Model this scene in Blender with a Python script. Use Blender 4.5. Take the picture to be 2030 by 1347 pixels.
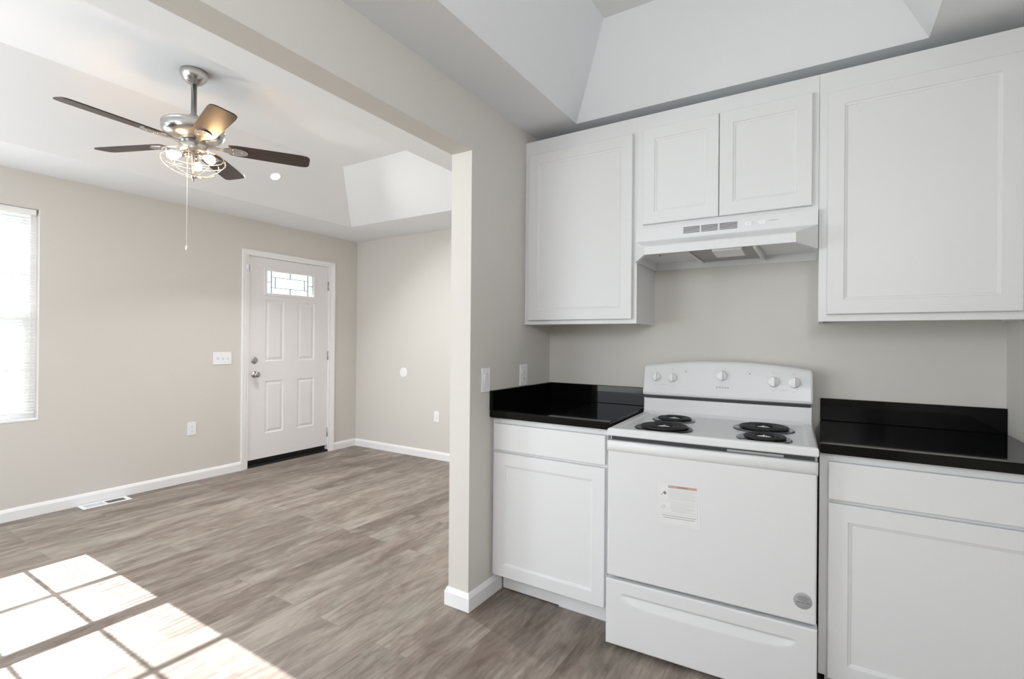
import bpy, bmesh, math, random
from mathutils import Vector, Matrix
random.seed(7)
S = bpy.context.scene
COL = S.collection
for o in list(bpy.data.objects):
    bpy.data.objects.remove(o)

# ------------------------------------------------------------------ camera, world, sun, exposure
YAW, PITCH, ROLL, FPX = 0.5586, 0.0013, 0.0084, 983.5
fw = Vector((-math.sin(YAW) * math.cos(PITCH), math.cos(YAW) * math.cos(PITCH), math.sin(PITCH)))
r0 = Vector((math.cos(YAW), math.sin(YAW), 0)); u0 = r0.cross(fw)
rt = math.cos(ROLL) * r0 + math.sin(ROLL) * u0
up = -math.sin(ROLL) * r0 + math.cos(ROLL) * u0
cd = bpy.data.cameras.new('camera'); cam = bpy.data.objects.new('camera', cd); COL.objects.link(cam)
M = Matrix((rt, up, -fw)).transposed().to_4x4(); M.translation = (1.4101, -2.6929, 1.2819)
cam.matrix_world = M
cd.sensor_width = 36.0; cd.lens = 36.0 * FPX / 2030.0; cd.clip_start = 0.05; cd.clip_end = 200
S.camera = cam

S.view_settings.view_transform = 'Standard'; S.view_settings.look = 'None'
S.view_settings.exposure = 0.18; S.view_settings.gamma = 1.0
S.view_settings.use_curve_mapping = False
S.cycles.use_denoising = True
S.cycles.max_bounces = 12; S.cycles.diffuse_bounces = 6; S.cycles.glossy_bounces = 4
S.cycles.transparent_max_bounces = 16
S.cycles.sample_clamp_indirect = 6.0; S.cycles.caustics_reflective = False; S.cycles.caustics_refractive = False

W = bpy.data.worlds.new('sky'); S.world = W; W.use_nodes = True
W.node_tree.nodes['Background'].inputs[0].default_value = (0.88, 0.95, 1.0, 1)
W.node_tree.nodes['Background'].inputs[1].default_value = 1.7

SUN_TAN = 0.655
sd = bpy.data.lights.new('sun', 'SUN'); sun = bpy.data.objects.new('sun', sd); COL.objects.link(sun)
sd.energy = 27.0; sd.angle = 0.006; sd.color = (1.0, 1.0, 1.0)
sun.rotation_euler = Vector((-1, 0, SUN_TAN)).to_track_quat('Z', 'Y').to_euler()

L_ = 3.351
def area(name, loc, direction, sx, sy, power, color=(1, 1, 1)):
    d = bpy.data.lights.new(name, 'AREA'); d.shape = 'RECTANGLE'; d.size = sx; d.size_y = sy
    d.energy = power; d.color = color
    o = bpy.data.objects.new(name, d); COL.objects.link(o); o.location = loc
    o.rotation_euler = (-Vector(direction)).to_track_quat('Z', 'Y').to_euler()
    return o
# unseen fill lamps added to brighten both rooms; only the rear one has an opening
area('kitchen_side_fill', (2.02, -3.80, 2.10), (-1, 0.25, -0.12), 1.3, 0.62, 84, (0.93, 0.96, 1.0))
area('living_rear_fill', (-1.75, -4.58, 1.35), (0, 1, 0.25), 2.2, 1.9, 38, (0.90, 0.955, 1.0))
area('living_side_fill', (-L_ + 0.02, -3.275, 1.43), (1, 0.15, 0.1), 0.9, 1.45, 64, (0.90, 0.955, 1.0))

# ------------------------------------------------------------------ dimensions
L, WF, C = 3.351, 1.385, 2.446           # living room: door wall x=-L, far wall y=WF, ceiling height
TH = 0.12                                # dividing wall
XR, YR = 2.028, -4.6                     # kitchen right wall, rear wall
EY, HZ = -0.808, 2.18                    # end of dividing wall, underside of header
ZT = 2.79                                # raised part of the tray ceilings

# ------------------------------------------------------------------ materials
def principled(name, col, rough=0.5, metal=0.0, ior=1.45, spec=None):
    m = bpy.data.materials.new(name); m.use_nodes = True
    b = m.node_tree.nodes['Principled BSDF']
    b.inputs['Base Color'].default_value = (*col, 1); b.inputs['Roughness'].default_value = rough
    b.inputs['Metallic'].default_value = metal; b.inputs['IOR'].default_value = ior
    if spec is not None: b.inputs['Specular IOR Level'].default_value = spec
    return m
def bumpy(m, scale, strength, dist=0.001):
    nt = m.node_tree; b = nt.nodes['Principled BSDF']
    tc = nt.nodes.new('ShaderNodeTexCoord'); n = nt.nodes.new('ShaderNodeTexNoise')
    n.inputs['Scale'].default_value = scale; n.inputs['Detail'].default_value = 3
    bp = nt.nodes.new('ShaderNodeBump'); bp.inputs['Strength'].default_value = strength
    bp.inputs['Distance'].default_value = dist
    nt.links.new(tc.outputs['Object'], n.inputs['Vector']); nt.links.new(n.outputs['Fac'], bp.inputs['Height'])
    nt.links.new(bp.outputs['Normal'], b.inputs['Normal'])
    return m
def emission(name, col, s):
    m = bpy.data.materials.new(name); m.use_nodes = True; nt = m.node_tree; nt.nodes.clear()
    e = nt.nodes.new('ShaderNodeEmission'); e.inputs[0].default_value = (*col, 1); e.inputs[1].default_value = s
    o = nt.nodes.new('ShaderNodeOutputMaterial'); nt.links.new(e.outputs[0], o.inputs[0]); return m
def pane_mat(name, tint=(1, 1, 1), diff=0.0):
    m = bpy.data.materials.new(name); m.use_nodes = True; nt = m.node_tree; nt.nodes.clear()
    t = nt.nodes.new('ShaderNodeBsdfTransparent'); t.inputs[0].default_value = (*tint, 1)
    g = nt.nodes.new('ShaderNodeBsdfGlossy'); g.inputs['Roughness'].default_value = 0.02
    fr = nt.nodes.new('ShaderNodeFresnel'); fr.inputs[0].default_value = 1.45
    mx = nt.nodes.new('ShaderNodeMixShader'); o = nt.nodes.new('ShaderNodeOutputMaterial')
    nt.links.new(fr.outputs[0], mx.inputs[0]); nt.links.new(t.outputs[0], mx.inputs[1]); nt.links.new(g.outputs[0], mx.inputs[2])
    nt.links.new(mx.outputs[0], o.inputs[0]); return m

MAT = {}
MAT['wall'] = bumpy(principled('greige_wall_paint', (0.645, 0.621, 0.584), 0.75, spec=0.25), 160, 0.12)
MAT['ceil'] = bumpy(principled('white_ceiling_paint', (0.83, 0.845, 0.868), 0.85, spec=0.2), 140, 0.1)
MAT['trim'] = principled('white_trim_paint', (0.86, 0.86, 0.87), 0.4)
MAT['cab'] = principled('white_cabinet_paint', (0.725, 0.725, 0.733), 0.38)
MAT['door'] = principled('white_door_paint', (0.80, 0.79, 0.795), 0.42)
MAT['enamel'] = principled('white_enamel', (0.725, 0.728, 0.737), 0.26)
MAT['knobplastic'] = principled('white_plastic', (0.82, 0.82, 0.825), 0.3)
MAT['plate'] = principled('white_plate_plastic', (0.86, 0.865, 0.88), 0.35)
MAT['darkgap'] = principled('gap_shade_charcoal', (0.035, 0.036, 0.038), 0.5)  # dark colour stands for shade inside the stove gaps and the register
MAT['greystrip'] = principled('grey_metal_strip', (0.32, 0.32, 0.33), 0.45)
MAT['coil'] = principled('black_coil_metal', (0.010, 0.010, 0.011), 0.5)
MAT['pan'] = principled('chrome_drip_pan', (0.20, 0.225, 0.25), 0.25, 1.0)
MAT['chrome'] = principled('bright_chrome', (0.9, 0.9, 0.9), 0.4, 0.6)
MAT['nickel'] = principled('brushed_nickel', (0.50, 0.49, 0.475), 0.26, 1.0)
MAT['nickel2'] = principled('satin_nickel_hardware', (0.46, 0.455, 0.45), 0.34, 1.0)
MAT['black'] = principled('black_plastic', (0.01, 0.01, 0.011), 0.5)
MAT['filter'] = principled('aluminium_mesh_filter', (0.36, 0.36, 0.365), 0.45, 0.6)
MAT['slot'] = principled('vent_slot_shadow_grey', (0.10, 0.10, 0.105), 0.6)
MAT['ink'] = principled('grey_print', (0.50, 0.50, 0.51), 0.6)
MAT['inkdark'] = principled('dark_print', (0.12, 0.12, 0.125), 0.6)
MAT['symbolgrey'] = principled('dark_grey_print', (0.20, 0.20, 0.205), 0.6)
MAT['inkpale'] = principled('pale_grey_print', (0.58, 0.58, 0.59), 0.6)
MAT['paper'] = principled('sticker_paper', (0.74, 0.74, 0.735), 0.5)
MAT['film'] = principled('sticker_film', (0.79, 0.79, 0.80), 0.25)
MAT['orange'] = principled('warning_band', (0.55, 0.36, 0.28), 0.5)
MAT['badge'] = principled('silver_badge', (0.36, 0.365, 0.37), 0.4)
MAT['badgeink'] = principled('badge_print', (0.20, 0.20, 0.205), 0.5)
MAT['vinyl'] = principled('white_vinyl_frame', (0.85, 0.86, 0.87), 0.35)
MAT['slat'] = principled('white_blind_slat', (0.88, 0.88, 0.88), 0.45)
MAT['pane'] = pane_mat('clear_window_glass', (0.97, 0.985, 0.98))
MAT['pane_green'] = pane_mat('pale_green_glass', (0.86, 0.955, 0.91))
MAT['came'] = principled('lead_came', (0.16, 0.17, 0.17), 0.4, 0.8)
MAT['bulb'] = emission('lit_bulb', (1.0, 0.63, 0.31), 68.0)
MAT['downlight'] = emission('lit_downlight_lens', (1.0, 0.95, 0.88), 22.0)
MAT['wire'] = principled('champagne_cage_wire', (0.75, 0.70, 0.62), 0.22, 1.0)
MAT['grass'] = principled('lawn', (0.45, 0.50, 0.38), 0.9)
MAT['slot_white'] = principled('register_louver', (0.62, 0.64, 0.68), 0.4)

# blade wood: dark brown, faint grain
def blade_mat():
    m = principled('dark_walnut_blade', (0.03, 0.015, 0.01), 0.36); nt = m.node_tree; b = nt.nodes['Principled BSDF']
    tc = nt.nodes.new('ShaderNodeTexCoord'); mp = nt.nodes.new('ShaderNodeMapping'); mp.inputs['Scale'].default_value = (3, 60, 60)
    n = nt.nodes.new('ShaderNodeTexNoise'); n.inputs['Scale'].default_value = 3; n.inputs['Detail'].default_value = 5
    r = nt.nodes.new('ShaderNodeValToRGB')
    r.color_ramp.elements[0].position = 0.3; r.color_ramp.elements[0].color = (0.020, 0.010, 0.008, 1)
    r.color_ramp.elements[1].position = 0.75; r.color_ramp.elements[1].color = (0.050, 0.026, 0.019, 1)
    nt.links.new(tc.outputs['Object'], mp.inputs[0]); nt.links.new(mp.outputs[0], n.inputs['Vector'])
    nt.links.new(n.outputs['Fac'], r.inputs[0]); nt.links.new(r.outputs[0], b.inputs['Base Color']); return m
MAT['blade'] = blade_mat()

# black granite worktop: near-black, glossy, faint speckle
def granite():
    m = principled('black_granite', (0.004, 0.004, 0.0042), 0.045, ior=1.30); nt = m.node_tree; b = nt.nodes['Principled BSDF']
    tc = nt.nodes.new('ShaderNodeTexCoord'); v = nt.nodes.new('ShaderNodeTexVoronoi'); v.inputs['Scale'].default_value = 420
    r = nt.nodes.new('ShaderNodeValToRGB')
    r.color_ramp.elements[0].position = 0.0; r.color_ramp.elements[0].color = (0.012, 0.012, 0.012, 1)
    r.color_ramp.elements[1].position = 0.25; r.color_ramp.elements[1].color = (0.0025, 0.0025, 0.0027, 1)
    nt.links.new(tc.outputs['Object'], v.inputs['Vector']); nt.links.new(v.outputs['Distance'], r.inputs[0])
    nt.links.new(r.outputs[0], b.inputs['Base Color']); return m
MAT['granite'] = granite()

# plank floor: planks along Y, 0.18 m wide, grey-brown weathered oak
def floor_mat():
    m = principled('grey_oak_vinyl_plank', (0.25, 0.22, 0.19), 0.42, spec=0.35); nt = m.node_tree; b = nt.nodes['Principled BSDF']
    N = nt.nodes.new; K = nt.links.new
    tc = N('ShaderNodeTexCoord'); sp = N('ShaderNodeSeparateXYZ'); K(tc.outputs['Object'], sp.inputs[0])
    cb = N('ShaderNodeCombineXYZ'); K(sp.outputs['Y'], cb.inputs['X']); K(sp.outputs['X'], cb.inputs['Y'])
    br = N('ShaderNodeTexBrick'); K(cb.outputs[0], br.inputs['Vector'])
    br.offset = 0.37; br.offset_frequency = 2; br.squash = 1.0
    br.inputs['Color1'].default_value = (0, 0, 0, 1); br.inputs['Color2'].default_value = (1, 1, 1, 1)
    br.inputs['Mortar'].default_value = (0.5, 0.5, 0.5, 1); br.inputs['Scale'].default_value = 1.0
    br.inputs['Mortar Size'].default_value = 0.0012; br.inputs['Mortar Smooth'].default_value = 0.3
    br.inputs['Bias'].default_value = 0.0; br.inputs['Brick Width'].default_value = 1.22; br.inputs['Row Height'].default_value = 0.18
    rnd = N('ShaderNodeSeparateColor'); K(br.outputs['Color'], rnd.inputs[0])
    mw = N('ShaderNodeMath'); mw.operation = 'MULTIPLY'; mw.inputs[1].default_value = 37.0; K(rnd.outputs[0], mw.inputs[0])
    def noise(sx, sy, scale, detail, rough=0.55, dist=0.0):
        mp = N('ShaderNodeMapping'); mp.inputs['Scale'].default_value = (sx, sy, 1); K(tc.outputs['Object'], mp.inputs[0])
        n = N('ShaderNodeTexNoise'); n.noise_dimensions = '4D'; n.inputs['Scale'].default_value = scale
        n.inputs['Detail'].default_value = detail; n.inputs['Roughness'].default_value = rough; n.inputs['Distortion'].default_value = dist
        K(mp.outputs[0], n.inputs['Vector']); K(mw.outputs[0], n.inputs['W']); return n
    broad = noise(8.0, 1.7, 1.0, 5, 0.6, 1.1)     # long soft smudges
    fine = noise(105, 5.0, 1.0, 6, 0.65, 0.7)        # grain
    knot = noise(16, 4.0, 1.0, 3, 0.6, 2.2)
    def mad(a, mul, add):
        x = N('ShaderNodeMath'); x.operation = 'MULTIPLY_ADD'; K(a, x.inputs[0]); x.inputs[1].default_value = mul
        if isinstance(add, float): x.inputs[2].default_value = add
        else: K(add, x.inputs[2])
        return x.outputs[0]
    v = mad(rnd.outputs[0], 0.18, -0.36)
    v = mad(broad.outputs['Fac'], 1.0, v); v = mad(fine.outputs['Fac'], 0.36, v); v = mad(knot.outputs['Fac'], 0.50, v)
    rp = N('ShaderNodeValToRGB'); K(v, rp.inputs[0]); e = rp.color_ramp.elements
    e[0].position = 0.20; e[0].color = (0.052, 0.037, 0.029, 1)
    e[1].position = 0.85; e[1].color = (0.335, 0.295, 0.258, 1)
    x = e.new(0.42); x.color = (0.125, 0.097, 0.081, 1)
    x = e.new(0.60); x.color = (0.197, 0.162, 0.138, 1)
    hue = noise(5.0, 1.6, 1.0, 3, 0.6, 1.0); hr = N('ShaderNodeValToRGB'); K(hue.outputs['Fac'], hr.inputs[0])
    hr.color_ramp.elements[0].position = 0.35; hr.color_ramp.elements[0].color = (1.03, 0.985, 0.98, 1)
    hr.color_ramp.elements[1].position = 0.65; hr.color_ramp.elements[1].color = (0.97, 1.0, 0.975, 1)
    hm = N('ShaderNodeMix'); hm.data_type = 'RGBA'; hm.blend_type = 'MULTIPLY'; hm.inputs[0].default_value = 1.0
    K(rp.outputs[0], hm.inputs[6]); K(hr.outputs[0], hm.inputs[7])
    mx = N('ShaderNodeMix'); mx.data_type = 'RGBA'; K(br.outputs['Fac'], mx.inputs[0]); K(hm.outputs[2], mx.inputs[6])
    mx.inputs[7].default_value = (0.20, 0.17, 0.148, 1); K(mx.outputs[2], b.inputs['Base Color'])
    bp = N('ShaderNodeBump'); bp.inputs['Strength'].default_value = 0.15; bp.inputs['Distance'].default_value = 0.001
    K(fine.outputs['Fac'], bp.inputs['Height']); K(bp.outputs['Normal'], b.inputs['Normal']); return m
MAT['floor'] = floor_mat()

# ------------------------------------------------------------------ mesh helpers
def box(bm, x0, x1, y0, y1, z0, z1, bev=0.0, seg=2):
    r = bmesh.ops.create_cube(bm, size=1.0)
    vs = r['verts']
    for v in vs:
        v.co = Vector((x0 + (v.co.x + .5) * (x1 - x0), y0 + (v.co.y + .5) * (y1 - y0), z0 + (v.co.z + .5) * (z1 - z0)))
    if bev > 0:
        es = list({e for v in vs for e in v.link_edges})
        bmesh.ops.bevel(bm, geom=es, offset=bev, segments=seg, affect='EDGES', profile=0.5, clamp_overlap=True)
def lathe(bm, prof, n=32, mat=None, close=True):
    rings = []
    for (r, z) in prof:
        if r < 1e-6: rings.append([bm.verts.new((0, 0, z))])
        else: rings.append([bm.verts.new((r * math.cos(2 * math.pi * k / n), r * math.sin(2 * math.pi * k / n), z)) for k in range(n)])
    fs = []
    for a, b in zip(rings, rings[1:]):
        for k in range(n):
            k2 = (k + 1) % n
            if len(a) == 1 and len(b) == 1: continue
            if len(a) == 1: fs.append(bm.faces.new((a[0], b[k2], b[k])))
            elif len(b) == 1: fs.append(bm.faces.new((a[k], a[k2], b[0])))
            else: fs.append(bm.faces.new((a[k], a[k2], b[k2], b[k])))
    vs = [v for r in rings for v in r]
    if mat is not None: bmesh.ops.transform(bm, matrix=mat, verts=vs)
    for f in fs: f.smooth = True
def tube(bm, pts, r, n=6, closed=False):
    pts = [Vector(p) for p in pts]; rings = []; m = len(pts); prev = None
    for i, p in enumerate(pts):
        a = pts[(i - 1) % m] if (closed or i > 0) else p; b = pts[(i + 1) % m] if (closed or i < m - 1) else p
        t = (b - a).normalized()
        if prev is None:
            prev = t.orthogonal().normalized()
        s = prev - t * prev.dot(t)
        s = s.normalized() if s.length > 1e-6 else t.orthogonal().normalized()
        prev = s; q = t.cross(s)
        rings.append([bm.verts.new(p + r * (math.cos(2 * math.pi * k / n) * s + math.sin(2 * math.pi * k / n) * q)) for k in range(n)])
    pairs = list(zip(rings, rings[1:])) + ([(rings[-1], rings[0])] if closed else [])
    for a, b in pairs:
        for k in range(n):
            f = bm.faces.new((a[k], a[(k + 1) % n], b[(k + 1) % n], b[k])); f.smooth = True
    if not closed:
        bm.faces.new(rings[0][::-1]); bm.faces.new(rings[-1])
def prism(bm, poly, axis, a0, a1):
    """extrude a 2D polygon (list of (p,q)) along axis from a0 to a1; 'x': (p,q)=(y,z), 'y': (x,z), 'z': (x,y)"""
    def P(p, q, a): return {'x': (a, p, q), 'y': (p, a, q), 'z': (p, q, a)}[axis]
    A = [bm.verts.new(P(p, q, a0)) for p, q in poly]; B = [bm.verts.new(P(p, q, a1)) for p, q in poly]
    n = len(poly)
    for k in range(n): bm.faces.new((A[k], A[(k + 1) % n], B[(k + 1) % n], B[k]))
    bm.faces.new(A[::-1]); bm.faces.new(B)
def mk(name, bm, mat, parent=None, fix=True, loc=None):
    if fix: bmesh.ops.recalc_face_normals(bm, faces=bm.faces)
    me = bpy.data.meshes.new(name); bm.to_mesh(me); bm.free(); me.materials.append(MAT[mat] if isinstance(mat, str) else mat)
    o = bpy.data.objects.new(name, me); COL.objects.link(o)
    if loc is not None: o.location = loc
    if parent is not None: o.parent = parent
    return o
def part(name, mat, fn, parent=None, **kw):
    bm = bmesh.new(); fn(bm); return mk(name, bm, mat, parent, **kw)
def empty(name, loc=(0, 0, 0), rz=0.0, label=None, cat=None, group=None):
    o = bpy.data.objects.new(name, None); COL.objects.link(o); o.location = loc; o.rotation_euler = (0, 0, rz)
    o.empty_display_size = 0.05
    return tag(o, label, cat, group)
def tag(o, label=None, cat=None, group=None, kind=None):
    if label: o['label'] = label
    if cat: o['category'] = cat
    if group: o['group'] = group
    if kind: o['kind'] = kind
    return o
def struct(o, label=None, cat=None): return tag(o, label, cat, kind='structure')
def cells(bm, axis, us, vs, w0, w1, holes):
    """solid slab split on a grid with holes; axis 'x': u=y v=z w=x ; 'y': u=x v=z w=y"""
    def P(u, v, w): return (w, u, v) if axis == 'x' else (u, w, v)
    nu, nv = len(us) - 1, len(vs) - 1
    def solid(i, j):
        if not (0 <= i < nu and 0 <= j < nv): return False
        cu, cv = (us[i] + us[i + 1]) / 2, (vs[j] + vs[j + 1]) / 2
        return not any(h[0] < cu < h[1] and h[2] < cv < h[3] for h in holes)
    cache = {}
    def V(i, j, k):
        key = (i, j, k)
        if key not in cache: cache[key] = bm.verts.new(P(us[i], vs[j], (w0, w1)[k]))
        return cache[key]
    for i in range(nu):
        for j in range(nv):
            if not solid(i, j): continue
            for k in (0, 1): bm.faces.new((V(i, j, k), V(i + 1, j, k), V(i + 1, j + 1, k), V(i, j + 1, k)))
            if not solid(i - 1, j): bm.faces.new((V(i, j, 0), V(i, j, 1), V(i, j + 1, 1), V(i, j + 1, 0)))
            if not solid(i + 1, j): bm.faces.new((V(i + 1, j, 0), V(i + 1, j, 1), V(i + 1, j + 1, 1), V(i + 1, j + 1, 0)))
            if not solid(i, j - 1): bm.faces.new((V(i, j, 0), V(i + 1, j, 0), V(i + 1, j, 1), V(i, j, 1)))
            if not solid(i, j + 1): bm.faces.new((V(i, j + 1, 0), V(i + 1, j + 1, 0), V(i + 1, j + 1, 1), V(i, j + 1, 1)))
def text_mesh(name, s, size, mat, parent, matrix, extrude=0.0003):
    cu = bpy.data.curves.new(name, 'FONT'); cu.body = s; cu.size = size; cu.align_x = 'CENTER'; cu.align_y = 'CENTER'; cu.extrude = extrude
    t = bpy.data.objects.new(name + '_curve', cu); COL.objects.link(t)
    dg = bpy.context.evaluated_depsgraph_get(); me = bpy.data.meshes.new_from_object(t.evaluated_get(dg))
    bpy.data.objects.remove(t); bpy.data.curves.remove(cu)
    me.materials.clear(); me.materials.append(MAT[mat]); me.name = name
    me.transform(matrix)
    o = bpy.data.objects.new(name, me); COL.objects.link(o); o.parent = parent; return o

# ------------------------------------------------------------------ the room shell
struct(part('floor', 'floor', lambda b: box(b, -L - .15, XR + .15, YR - .15, WF + .15, -0.06, 0.0)))
struct(part('ground', 'grass', lambda b: box(b, -30, -L - .25, -25, 25, -0.5, -0.35)))

DY0, DY1, DZ = 0.042, 1.006, 2.106           # rough door opening
WY0, WY1, WZ0, WZ1 = -2.43, -1.475, 0.68, 2.19
struct(part('wall_left', 'wall', lambda b: cells(b, 'x', [YR - .15, WY0, WY1, DY0, DY1, WF + .15], [0, WZ0, DZ, WZ1, C],
       -L - .15, -L, [(WY0, WY1, WZ0, WZ1), (DY0, DY1, -1, DZ)])))
struct(part('wall_far', 'wall', lambda b: box(b, -L, -TH, WF, WF + .15, 0, C)))
struct(part('wall_divider', 'wall', lambda b: cells(b, 'x', [YR, EY, 0.0, WF + .15], [0, HZ, C], -TH, 0, [(YR - 1, EY, -1, HZ)])))
struct(part('wall_kitchen', 'wall', lambda b: box(b, 0, XR, 0, .15, 0, C)))
struct(part('wall_right', 'wall', lambda b: box(b, XR, XR + .15, YR - .15, .15, 0, C)))
struct(part('wall_rear', 'wall', lambda b: cells(b, 'y', [-L, -2.9, -0.6, XR], [0, 0.35, 2.35, C], YR - .15, YR,
       [(-2.9, -0.6, .35, 2.35)])))

def ceiling(b):
    def tray(X0, X1, Y0, Y1, x0, x1, y0, y1, s):
        """border ring at C from outer (X,Y) to inner (x,y), slopes up by s in plan to ZT"""
        def q(*p): b.faces.new([b.verts.new(v) for v in p])
        o = [(X0, Y0), (X1, Y0), (X1, Y1), (X0, Y1)]; i = [(x0, y0), (x1, y0), (x1, y1), (x0, y1)]
        t = [(x0 + s, y0 + s), (x1 - s, y0 + s), (x1 - s, y1 - s), (x0 + s, y1 - s)]
        for k in range(4):
            n = (k + 1) % 4
            q((*o[k], C), (*o[n], C), (*i[n], C), (*i[k], C)); q((*i[k], C), (*i[n], C), (*t[n], ZT), (*t[k], ZT))
        q(*[(*p, ZT) for p in t])
        # roof side, so that the ceiling has thickness
        q(*[(*p, ZT + .08) for p in o])
        for k in range(4):
            n = (k + 1) % 4; q((*o[k], C), (*o[n], C), (*o[n], ZT + .08), (*o[k], ZT + .08))
    tray(-L - .15, -TH / 2, YR - .15, WF + .15, -2.757, -0.77, YR + .7, 0.795, 0.587)
    tray(-TH / 2, XR + .15, YR - .15, .15, 0.285, XR - .28, YR + .3, -0.258, 0.25)
    bmesh.ops.remove_doubles(b, verts=b.verts, dist=1e-4)
struct(part('ceiling', 'ceil', ceiling))

# baseboards (profile: flat board with eased top)
BH, BT = 0.085, 0.014
def bb(path_axis, a0, a1, w, sgn):
    """profile in (w,z): board standing on wall plane w, facing sgn"""
    pr = [(w, 0), (w + sgn * BT, 0), (w + sgn * BT, BH - .022), (w + sgn * BT * .55, BH - .006), (w + sgn * BT * .3, BH), (w, BH)]
    return lambda b: prism(b, pr, path_axis, a0, a1)
def bb_left(b):
    def pr(y0, y1): prism(b, [(-L, 0), (-L + BT, 0), (-L + BT, BH - .022), (-L + BT * .55, BH - .006), (-L + BT * .3, BH), (-L, BH)], 'y', y0, y1)
    pr(YR, -0.014); pr(1.063, WF)
struct(part('baseboard_left', 'trim', bb_left))
struct(part('baseboard_far', 'trim', bb('x', -L + BT, -TH - BT, WF, -1)))
def bb_div(b):
    def ring(ofs, z0, z1, o2):
        # U-shaped board round the wall end: outer outline minus wall
        pts = lambda d: [(-TH - d, WF), (-TH - d, EY - d), (d, EY - d), (d, -0.534)]
        a, c = pts(ofs), pts(o2)
        for k in range(3):
            p = [b.verts.new((*a[k], z0)), b.verts.new((*a[k + 1], z0)), b.verts.new((*c[k + 1], z1)), b.verts.new((*c[k], z1))]
            b.faces.new(p)
        return a, c
    ring(BT, 0, BH - .022, BT); ring(BT, BH - .022, BH - .006, BT * .55); ring(BT * .55, BH - .006, BH, BT * .3); ring(BT * .3, BH, BH, 0)
    for xx in (0,):
        pr = [(0, 0), (BT, 0), (BT, BH - .022), (BT * .55, BH - .006), (BT * .3, BH), (0, BH)]
        b.faces.new([b.verts.new((p, -0.534, z)) for p, z in pr])
struct(part('baseboard_divider', 'trim', bb_div, fix=True))

# ------------------------------------------------------------------ front door (door_1)
XD = -L - 0.018                               # face of the slab
door = struct(empty('door_1', (-L, 0.53, 0)))
def dpart(name, mat, fn, parent=None, label=None):
    o = part(name, mat, fn); pa = parent or door
    o.parent = pa
    if pa is door: o.matrix_parent_inverse = door.matrix_basis.inverted()
    if label: o['label'] = label
    return o
def casing(b):
    y0, y1, zt, w = -0.012, 1.062, 2.147, 0.052
    def prof(c0, c1, flip, axis, a0, a1):
        d = c1 - c0; t = 0.016 if axis == 'z' else 0.0166
        # stepped casing profile across its width
        pts = [(c0, -L), (c0, -L + t), (c0 + d * .25, -L + t), (c0 + d * .45, -L + t * .8), (c0 + d * .85, -L + t * .62), (c1, -L + t * .4), (c1, -L)]
        if axis == 'z': prism(b, [(x, y) for y, x in pts], 'z', a0, a1)
        else:
            A = [b.verts.new((x, a0, z)) for z, x in pts]; B = [b.verts.new((x, a1, z)) for z, x in pts]; n = len(pts)
            for k in range(n): b.faces.new((A[k], A[(k + 1) % n], B[(k + 1) % n], B[k]))
            b.faces.new(A[::-1]); b.faces.new(B)
    prof(y0, y0 + w, False, 'z', 0, zt - .001); prof(y1, y1 - w, True, 'z', 0, zt - .001); prof(zt, zt - w, True, 'y', y0 + .0008, y1 - .0008)
dpart('casing', 'trim', casing)
def jamb(b):
    box(b, -L - .14, -L + .002, DY0, 0.058, 0, DZ); box(b, -L - .14, -L + .002, 0.998 - .008, DY1, 0, DZ); box(b, -L - .14, -L + .002, 0.058, 0.99, 2.094, DZ)
dpart('jamb', 'trim', jamb)
dpart('added_door_stop', 'trim', lambda b: (box(b, -L - .10, -L - .0665, 0.056, 0.072, 0, 2.094), box(b, -L - .10, -L - .0665, 0.976, 0.992, 0, 2.094), box(b, -L - .10, -L - .0665, 0.056, 0.992, 2.080, 2.096)))  # unseen strips added to block sun leaking past the slab edges
dpart('threshold', 'black', lambda b: (box(b, -L - .14, -L - .002, 0.058, 0.99, 0.0, 0.022), box(b, -L - .10, -L - .06, 0.058, 0.99, 0.0, 0.09)), label='black threshold and a black bar painting the shaded gap under the door')  # rear bar added to block light; its black paints the gap's shade
GL = (0.253, 0.794, 1.742, 1.966)             # glazed light
PANELS = [(0.243, 0.446, 1.047, 1.672), (0.608, 0.814, 1.047, 1.672), (0.243, 0.446, 0.318, 0.848), (0.608, 0.814, 0.318, 0.848)]
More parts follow.
